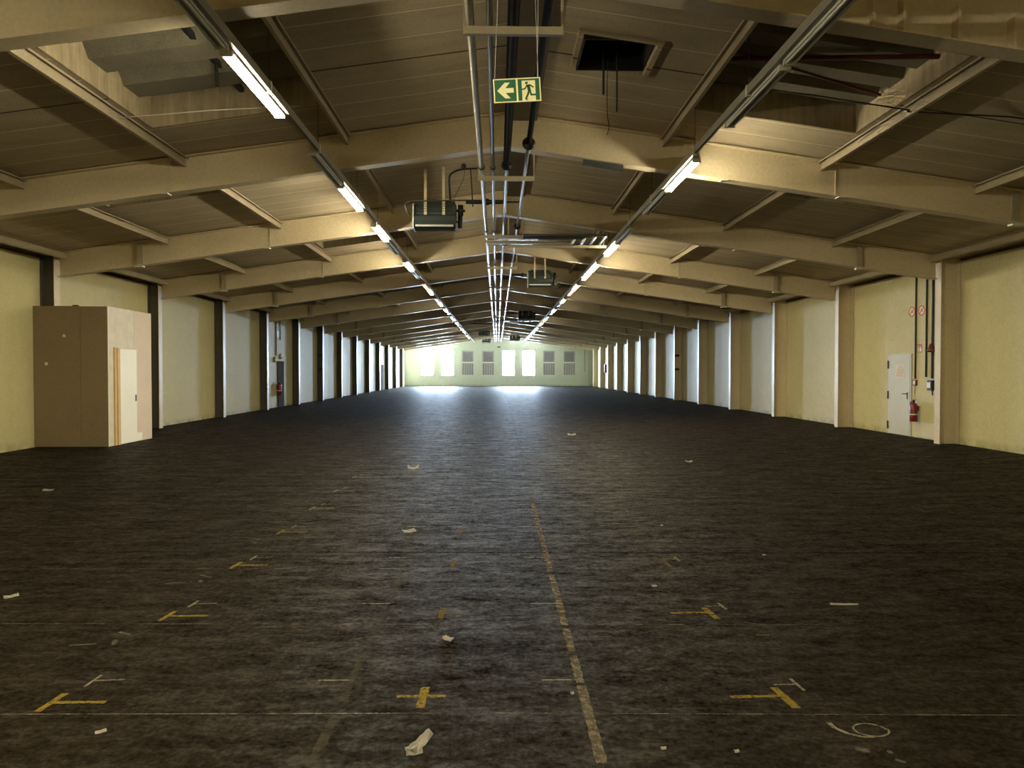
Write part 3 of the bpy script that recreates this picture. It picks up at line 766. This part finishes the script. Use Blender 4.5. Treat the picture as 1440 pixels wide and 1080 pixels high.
MB().box(XR-.046, XR-.0405, 16.80, 16.88, 1.265, 1.355).build('white_face', M['white'], t)
MB().tube([(XR-.012, 16.86, 1.24), (XR-.012, 16.87, 1.05)], .006, 6).build('cable_tail', M['wire'], t)
t = thing('switch_box', 'grey and black switch box below the thick conduit beside the column', 'switch box', (XR-.05, 16.17, 1.10))
MB().box(XR-.09, XR-.003, 16.09, 16.25, 1.14, 1.38).build('black_case', M['black'], t)
MB().box(XR-.098, XR-.0905, 16.12, 16.245, 1.20, 1.33).build('grey_cover', M['white'], t)
MB().tube([(XR-.03, 16.15, 1.14), (XR-.03, 16.14, 1.03)], .012, 6).build('cable_tail', M['black'], t)
def extinguisher(x, y, zb, label, s=-1, k=1.0):
    t = thing('fire_extinguisher', label, 'fire extinguisher', (x, y, zb), 'fire extinguishers')
    r = .082*k; X = x+s*(r+.02); h = .44*k
    MB().lathe([(r*.9,0),(r,.02),(r,h-.06),(r*.8,h-.02),(r*.35,h+.005),(.02,h+.02)], (X, y, zb), 18).build('cylinder', M['red'], t)
    MB().lathe([(r+.0015,.16*k),(r+.0015,.185*k)], (X, y, zb), 18).build('label_band', M['white'], t)
    v = MB(); v.lathe([(.022,0),(.03,.015),(.03,.05),(.015,.06)], (X, y, zb+h+.01), 10); v.box(X-.02, X+.02, y-.08, y+.03, zb+h+.065, zb+h+.082)
    v.build('valve_handle', M['black'], t)
    MB().tube(rounded([(X, y+.03, zb+h+.045), (X+s*.03, y+.075, zb+h+.02), (X+s*.04, y+.09, zb+h-.12), (X+s*.04, y+.088, zb+.12)], .05), .011, 7).build('hose', M['black'], t)
    MB().box(x+s*.002, x+s*.02, y-.04, y+.04, zb+.25*k, zb+.36*k).build('bracket', M['darkgrey'], t)
    return t
extinguisher(XR, 16.75, .385, 'red fire extinguisher hung between the white door and the column')
MB().box(XR-.004, XR-.001, 16.02, 16.98, .03, .37).build('repainted_patch', M['patch'], wall_right)
MB().box(XR-.005, XR-.001, 16.02, 16.62, .375, .86).build('repainted_patch', M['patch2'], wall_right)
# hydrant cabinet far on the door side
t = thing('hydrant_cabinet', 'small red cabinet far along the white-door wall near the end wall', 'cabinet', (XR-.1, 65.2, 1.45))
MB().box(XR-.15, XR-.003, 64.9, 65.6, 1.45, 2.2).build('case', M['red'], t)
MB().box(XR-.165, XR-.151, 64.93, 65.57, 1.48, 2.17).build('cabinet_door', M['red'], t)
# rainwater pipe in the far corner
t = thing('downpipe', 'pale downpipe with bent top in the far corner of the white-door wall', 'pipe', (9.36, YE-.09, 0))
MB().tube(rounded([(9.36, YE-.09, .0), (9.36, YE-.09, 3.65), (9.85, YE-.5, 3.88)], .15), .05, 10).build('pipe_run', M['frame_white'], t)
for z in (.8, 2.2): MB().box(9.30, 9.42, YE-.06, YE-.002, z, z+.05).build('pipe_bracket', M['darkgrey'], t)
t = thing('thin_downpipe', 'thin grey pipe ending half way down the end wall beside the downpipe', 'pipe', (9.05, YE-.04, 1.5))
MB().tube([(9.05, YE-.04, 1.5), (9.05, YE-.04, 3.92)], .022, 8).build('pipe_run', M['darkgrey'], t)
t = tag(MB().box(-.12, .22, YE-.03, YE-.002, 4.02, 4.16).build('wall_vent', M['darkgrey'], base=(.05, YE, 4.02)), 'small dark vent grille high in the middle of the end wall', 'vent')

# ------------------------------------------------------------------ box-side wall
dd = MB().box(XL+.002, XL+.04, 31.38, 32.24, .01, 2.02).build('door_2', M['brown_door'], base=(XL, 31.8, 0), kind='structure')
MB().tube([(XL+.04, 31.48, 1.02), (XL+.08, 31.48, 1.02), (XL+.08, 31.6, 1.02)], .012, 6).build('handle', M['darkgrey'], dd)
dd = MB().box(XL+.002, XL+.04, 59.3, 60.4, .01, 2.1).build('door_3', M['brown_door'], base=(XL, 59.8, 0), kind='structure')
MB().tube([(XL+.04, 59.42, 1.02), (XL+.08, 59.42, 1.02), (XL+.08, 59.55, 1.02)], .012, 6).build('handle', M['darkgrey'], dd)
for y, z, lab in ((31.02, 2.08, 'white round bulkhead lamp at the lower corner of the brown door, nearer the camera'), (31.86, 2.24, 'white round bulkhead lamp right above the brown door')):
    t = thing('bulkhead_lamp', lab, 'lamp', (XL, y, z-.12), 'bulkhead lamps')
    MB().lathe([(.125,.002),(.125,.03)], (XL, y, z), 18, 'x').build('base_plate', M['darkgrey'], t)
    MB().lathe([(.115,.031),(.11,.06),(.07,.09),(.02,.1)], (XL, y, z), 18, 'x').build('globe', M['board_white'], t)
extinguisher(XL, 31.28, .52, 'red fire extinguisher beside the dark brown door, box-wall side', 1, 1.2)
conduit(XL, 31.18, 2.25, 3.9, .022, 'black conduit above the bulkhead lamp by the brown door', 'darkgrey')
conduit(XL, 31.76, 2.95, 3.9, .022, 'short black conduit high above the brown door', 'darkgrey')
t = tag(MB().box(XL+.002, XL+.006, 31.40, 31.66, 3.08, 3.34).build('wall_sign', M['white'], base=(XL, 31.5, 3.08)), 'small white square sign high above the brown door', 'sign')

# boarded box in front of the box-side wall
BX, BY0, BY1, BZ = -8.24, 14.98, 16.85, 2.94
t = thing('boarded_box', 'tall boarded box of brown and pale panels built against the wall', 'boarded box', (-9.0, 15.9, 0))
MB().box(XL+.004, -8.80, BY0, BY0+.02, .01, BZ).build('front_panel', M['board_brown'], t)
MB().box(-8.794, BX-.003, BY0, BY0+.02, .01, BZ-.006).build('front_panel', M['board_brown'], t)
MB().box(BX-.02, BX, BY0+.021, 16.06, .01, BZ-.004).build('side_panel', M['board_grey'], t)
MB().box(BX-.02, BX, 16.064, BY1, .01, BZ-.01).build('side_panel', M['board_pink'], t)
MB().box(XL+.004, BX-.021, BY1-.02, BY1, .01, BZ-.01).build('back_panel', M['board_brown'], t)
MB().box(-9.46, BX-.021, BY0+.021, BY1-.021, BZ-.03, BZ-.012).build('top_panel', M['board_brown'], t)
MB().box(BX-.003, BX+.012, BY0+.002, BY0+.02, .01, BZ-.004).build('corner_strip', M['board_white'], t)
dl = MB().box(BX+.001, BX+.035, 15.40, 16.10, .02, 2.06).build('door_leaf', M['board_white'], t)
MB().box(BX+.036, BX+.05, 16.03, 16.06, .92, 1.06).build('door_handle', M['darkgrey'], dl)
MB().box(BX+.001, BX+.03, 15.20, 15.28, .01, 2.09).build('pine_batten', M['pine'], t)
MB().box(BX+.001, BX+.045, 15.29, 15.39, .01, 2.08).build('pine_batten', M['pine'], t)
MB().box(BX+.001, BX+.004, 16.15, 16.38, .03, .20).build('pale_patch', M['board_white'], t)
for (x, z) in ((-9.13, 2.32), (-9.50, 1.74)):
    MB().lathe([(.035, -.004), (.035, -.0005)], (x, BY0, z), 14, 'y').build('filler_spot', M['cream_sign'], t)
MB().box(-8.95, -8.84, BY0-.005, BY0+.03, BZ+.001, BZ+.022).build('top_clip', M['black'], t)

# ------------------------------------------------------------------ floor markings (parts of the floor)
def strip(name, p, q, w, mat, z=.0012):
    a = Vector((*p, z)); b_ = Vector((*q, z)); d = (b_-a).normalized(); n_ = Vector((-d.y, d.x, 0))*w/2
    m = MB(); k = max(1, int((b_-a).length/.05)); vv = []; fs_ = []
    for i in range(k+1):
        c_ = a.lerp(b_, i/k); ww = 1+R.uniform(-.16, .16)*(1 if w > .012 else 0); vv += [c_+n_*ww, c_-n_*ww]
    for i in range(k): fs_.append((2*i, 2*i+1, 2*i+3, 2*i+2))
    m.add(vv, fs_); return m
def mark(name, strips, mat, label=None):
    m = MB()
    for z_, (p, q, w) in enumerate(strips):
        st = strip(name, p, q, w, None, .0012+.0004*z_); m.add(st.v, st.f)
    o = m.build(name, M[mat], floor)
    if label: o['label'] = label
    return o
def smear(x, y, a, b_):
    m = MB(); pts = []
    for i in range(18):
        t = 2*PI*i/18; k = R.uniform(.55, 1.05); pts.append((x+a*k*math.cos(t), y+b_*k*math.sin(t), .0006))
    m.add(pts, [tuple(range(18))]); m.build('chalk_smear', M['smear'], floor)
for n in range(0, 7):
    y = 3.43+1.205*n
    ym = 'yellow_mark' if n < 4 else 'white_mark'
    mark('tee_mark', [((-2.29, y-.09), (-2.27, y+.10), .034), ((-2.27, y), (-2.02, y), .030)], ym, 'yellow T mark' if n < 4 else None)
    mark('tee_mark', [((-2.22, y+.17), (-2.21, y+.31), .018), ((-2.21, y+.24), (-2.06, y+.25), .014)], 'white_mark', 'thin white T mark')
    mark('tee_mark', [((1.275, y-.13), (1.25, y+.09), .040), ((1.0, y-.01), (1.25, y-.005), .026)], 'yellow_mark' if n in (0, 1) else 'yellow_faint')
    mark('tee_mark', [((1.39, y+.05), (1.375, y+.19), .018), ((1.26, y+.12), (1.37, y+.12), .014)], 'white_mark' if n < 3 else 'white_faint')
    if n < 4: mark('cross_mark', [((-.63+.02*n, y+.03), (-.39, y+.03), .026), ((-.505, y-.09), (-.50, y+.13), .040)], 'yellow_mark' if n == 0 else 'yellow_faint', 'yellow cross mark')
    mark('tick_mark', [((-1.06, y+.22), (-.87, y+.22), .012)], 'white_mark'); mark('tick_mark', [((.09, y+.20), (.28, y+.20), .010)], 'white_mark')
    mark('number_mark', [((-2.62, y+.72), (-2.48, y+.74), .02), ((-2.45, y+.93), (-2.36, y+.88), .022), ((-2.40, y+.80), (-2.37, y+.73), .03)], 'white_faint')
    smear(-2.52, y+.68, .15, .11)
    mark('number_mark', [((1.42, y+.80), (1.50, y+.79), .022), ((1.42, y+1.02), (1.56, y+.94), .016)], 'white_faint')
    smear(1.55, y+.78, .13, .10)
for n in range(0, 12):
    y = 6.6+1.205*n
    mark('tee_mark', [((5.0, y-.2), (4.96, y+.35), .018), ((4.97, y+.1), (5.2, y+.1), .012)], 'white_faint')
    if n % 2: mark('tee_mark', [((-5.4, y), (-5.1, y), .016)], 'white_faint')
# chalk figure by the edge of the picture: hooked stroke and a loop
lp = [(1.36,3.16),(1.365,3.11),(1.40,3.06),(1.45,3.03),(1.50,3.025)]
mark('chalk_figure', [(lp[i], lp[i+1], .020-.003*i) for i in range(4)], 'white_mark')
el = [(1.515+.075*math.cos(a), 3.085+.06*math.sin(a)) for a in [2*PI*i/16 for i in range(17)]]
mark('chalk_figure', [(el[i], el[i+1], .009) for i in range(16)], 'white_mark')
mark('chalk_figure', [((1.37, 2.94), (1.42, 2.915), .030), ((1.50, 2.92), (1.50, 2.895), .022), ((1.49, 2.85), (1.52, 2.825), .022)], 'white_faint')
# dashed tapes along the hall
yy = 2.85
while yy < 8.4:
    L = R.uniform(.35, .8); mark('floor_tape', [((.285, yy), (.285, yy+L), .046)], 'dash_strong', 'worn cream tape'); yy += L+R.uniform(.01, .08)
while yy < 40:
    L = R.uniform(.6, 1.6); mark('floor_tape', [((.285+(yy-8)*.006, yy), (.285+(yy+L-8)*.006, yy+L), .05)], 'dash_faint'); yy += L+R.uniform(.15, .5)
yy = 2.85
while yy < 24:
    L = R.uniform(.25, .7); mark('floor_tape', [((-.89, yy), (-.89, yy+L), .046)], 'dash_faint'); yy += L+R.uniform(.05, .3)*(1 if yy < 6 else 3)
# joints across the hall
for (x0, y0, x1, y1, w, mt) in ((-2.6, 3.32, -.40, 3.285, .009, 'joint'), (-.2, 3.283, 2.6, 3.20, .006, 'joint'), (-3.3, 4.52, 1.9, 4.39, .007, 'joint'), (-3.8, 5.77, -.5, 5.71, .007, 'joint'), (.2, 5.70, 2.4, 5.62, .005, 'joint'),
                         (-3.5, 6.30, 5.6, 6.06, .022, 'groove'), (-1.5, 6.98, 3.8, 7.0, .008, 'groove'), (-6, 11.0, 7, 11.05, .02, 'joint'), (-7, 15.6, 8, 15.7, .03, 'groove'), (-8, 20.3, 8, 20.4, .04, 'joint'), (-8, 26, 8, 26.05, .06, 'groove'), (-8, 33, 8, 33.1, .07, 'joint'), (-8, 41, 8, 41.1, .08, 'groove')):
    mark('floor_joint', [((x0, y0), (x1, y1), w)], mt)
# dark scuffs
for (p, q, w) in (((.40, 4.25), (.50, 3.55), .030), ((.02, 4.2), (-.03, 3.85), .06), ((.60, 4.78), (.72, 4.79), .07), ((-.78, 4.43), (-.74, 4.42), .03)):
    mark('dark_scuff', [(p, q, w)], 'scuff')

# ------------------------------------------------------------------ litter on the floor
def scrap(x, y, L, W, ang, label, curl=.012, name='paper_scrap', mat='paper'):
    m = MB(); nx, ny = 6, 3; vv = []; rr = random.Random(int(x*977+y*131))
    for j in range(ny+1):
        for i in range(nx+1):
            u, v = i/nx-.5, j/ny-.5
            taper = 1-.45*abs(u)-.15*rr.random()
            px, py = u*L, v*W*taper
            if L < .05: curl = .003
            pz = .006+curl*(abs(u)*1.6+abs(v))*rr.uniform(.5, 1.2)
            if j in (0, 0): pz *= .3
            vv.append((x+px*math.cos(ang)-py*math.sin(ang), y+px*math.sin(ang)+py*math.cos(ang), pz))
    n = len(vv); top = [(a, b_, c_+.0012) for a, b_, c_ in vv]
    fs_ = []
    for j in range(ny):
        for i in range(nx):
            a = j*(nx+1)+i; q = (a, a+1, a+nx+2, a+nx+1); fs_.append(tuple(reversed(q))); fs_.append(tuple(n+k_ for k_ in q))
    edge = [j for j in range(nx)]
    for i in range(nx): fs_.append((i, i+1, n+i+1, n+i)); k_ = ny*(nx+1); fs_.append((k_+i+1, k_+i, n+k_+i, n+k_+i+1))
    for j in range(ny): a = j*(nx+1); b2 = a+nx+1; fs_.append((b2, a, n+a, n+b2)); a += nx; b2 += nx; fs_.append((a, b2, n+b2, n+a))
    m.add(vv+top, fs_)
    zmin = min(v_.z for v_ in m.v)
    for v_ in m.v: v_.z -= zmin-.0016
    return tag(m.build(name, M[mat], base=(x, y, 0)), label, 'litter', 'litter on the floor')
big = scrap(-.465, 3.01, .17, .05, math.radians(68), 'crumpled paper strip lying before the yellow cross mark, largest scrap', .02)
m = scrap(-.487, 2.945, .07, .05, .3, 'small folded paper at the foot of the crumpled strip', .02)
scrap(-.43, 4.19, .075, .04, -.7, 'small white paper scrap between two yellow cross marks')
scrap(-1.01, 7.03, .13, .10, .5, 'white paper scrap on the floor between the two rows of T marks', .014)
scrap(-6.1, 9.55, .14, .08, 0, 'pale scrap alone on the dark floor toward the boarded box', .014)
scrap(-3.56, 5.05, .09, .05, .8, 'pale scrap far aside from the T marks, box-wall side', .012)
scrap(2.22, 4.76, .19, .02, -.04, 'thin white stick-like strip aside from the T marks, door-wall side', .006)
scrap(-1.885, 3.14, .045, .022, .6, 'tiny pale scrap just in front of the first yellow T mark')
scrap(-1.5, 11.55, .18, .10, 0, 'grey flat scrap further back between the lamp rails', .05)
scrap(1.55, 7.25, .03, .03, .3, 'tiny white scrap behind the faded T marks, door-wall side')
scrap(2.16, 6.06, .03, .03, .3, 'tiny white crumb alone beside the dark floor groove')
scrap(1.02, 5.2, .04, .03, .3, 'tiny white crumb between the tape line and a white tick')
scrap(.23, 3.47, .018, .018, .3, 'white crumb touching the cream tape line')
scrap(.56, 2.95, .024, .014, .1, 'tiny pale crumb between the tape line and the chalk figure')
scrap(.86, 2.92, .022, .014, .2, 'tiny pale crumb closer to the chalk figure')
scrap(3.2, 12.3, .12, .08, .2, 'small pale scrap far across the floor, door-wall side', .03)
scrap(1.7, 17.5, .2, .16, .2, 'small pale scrap far back under the pipe loop', .05)
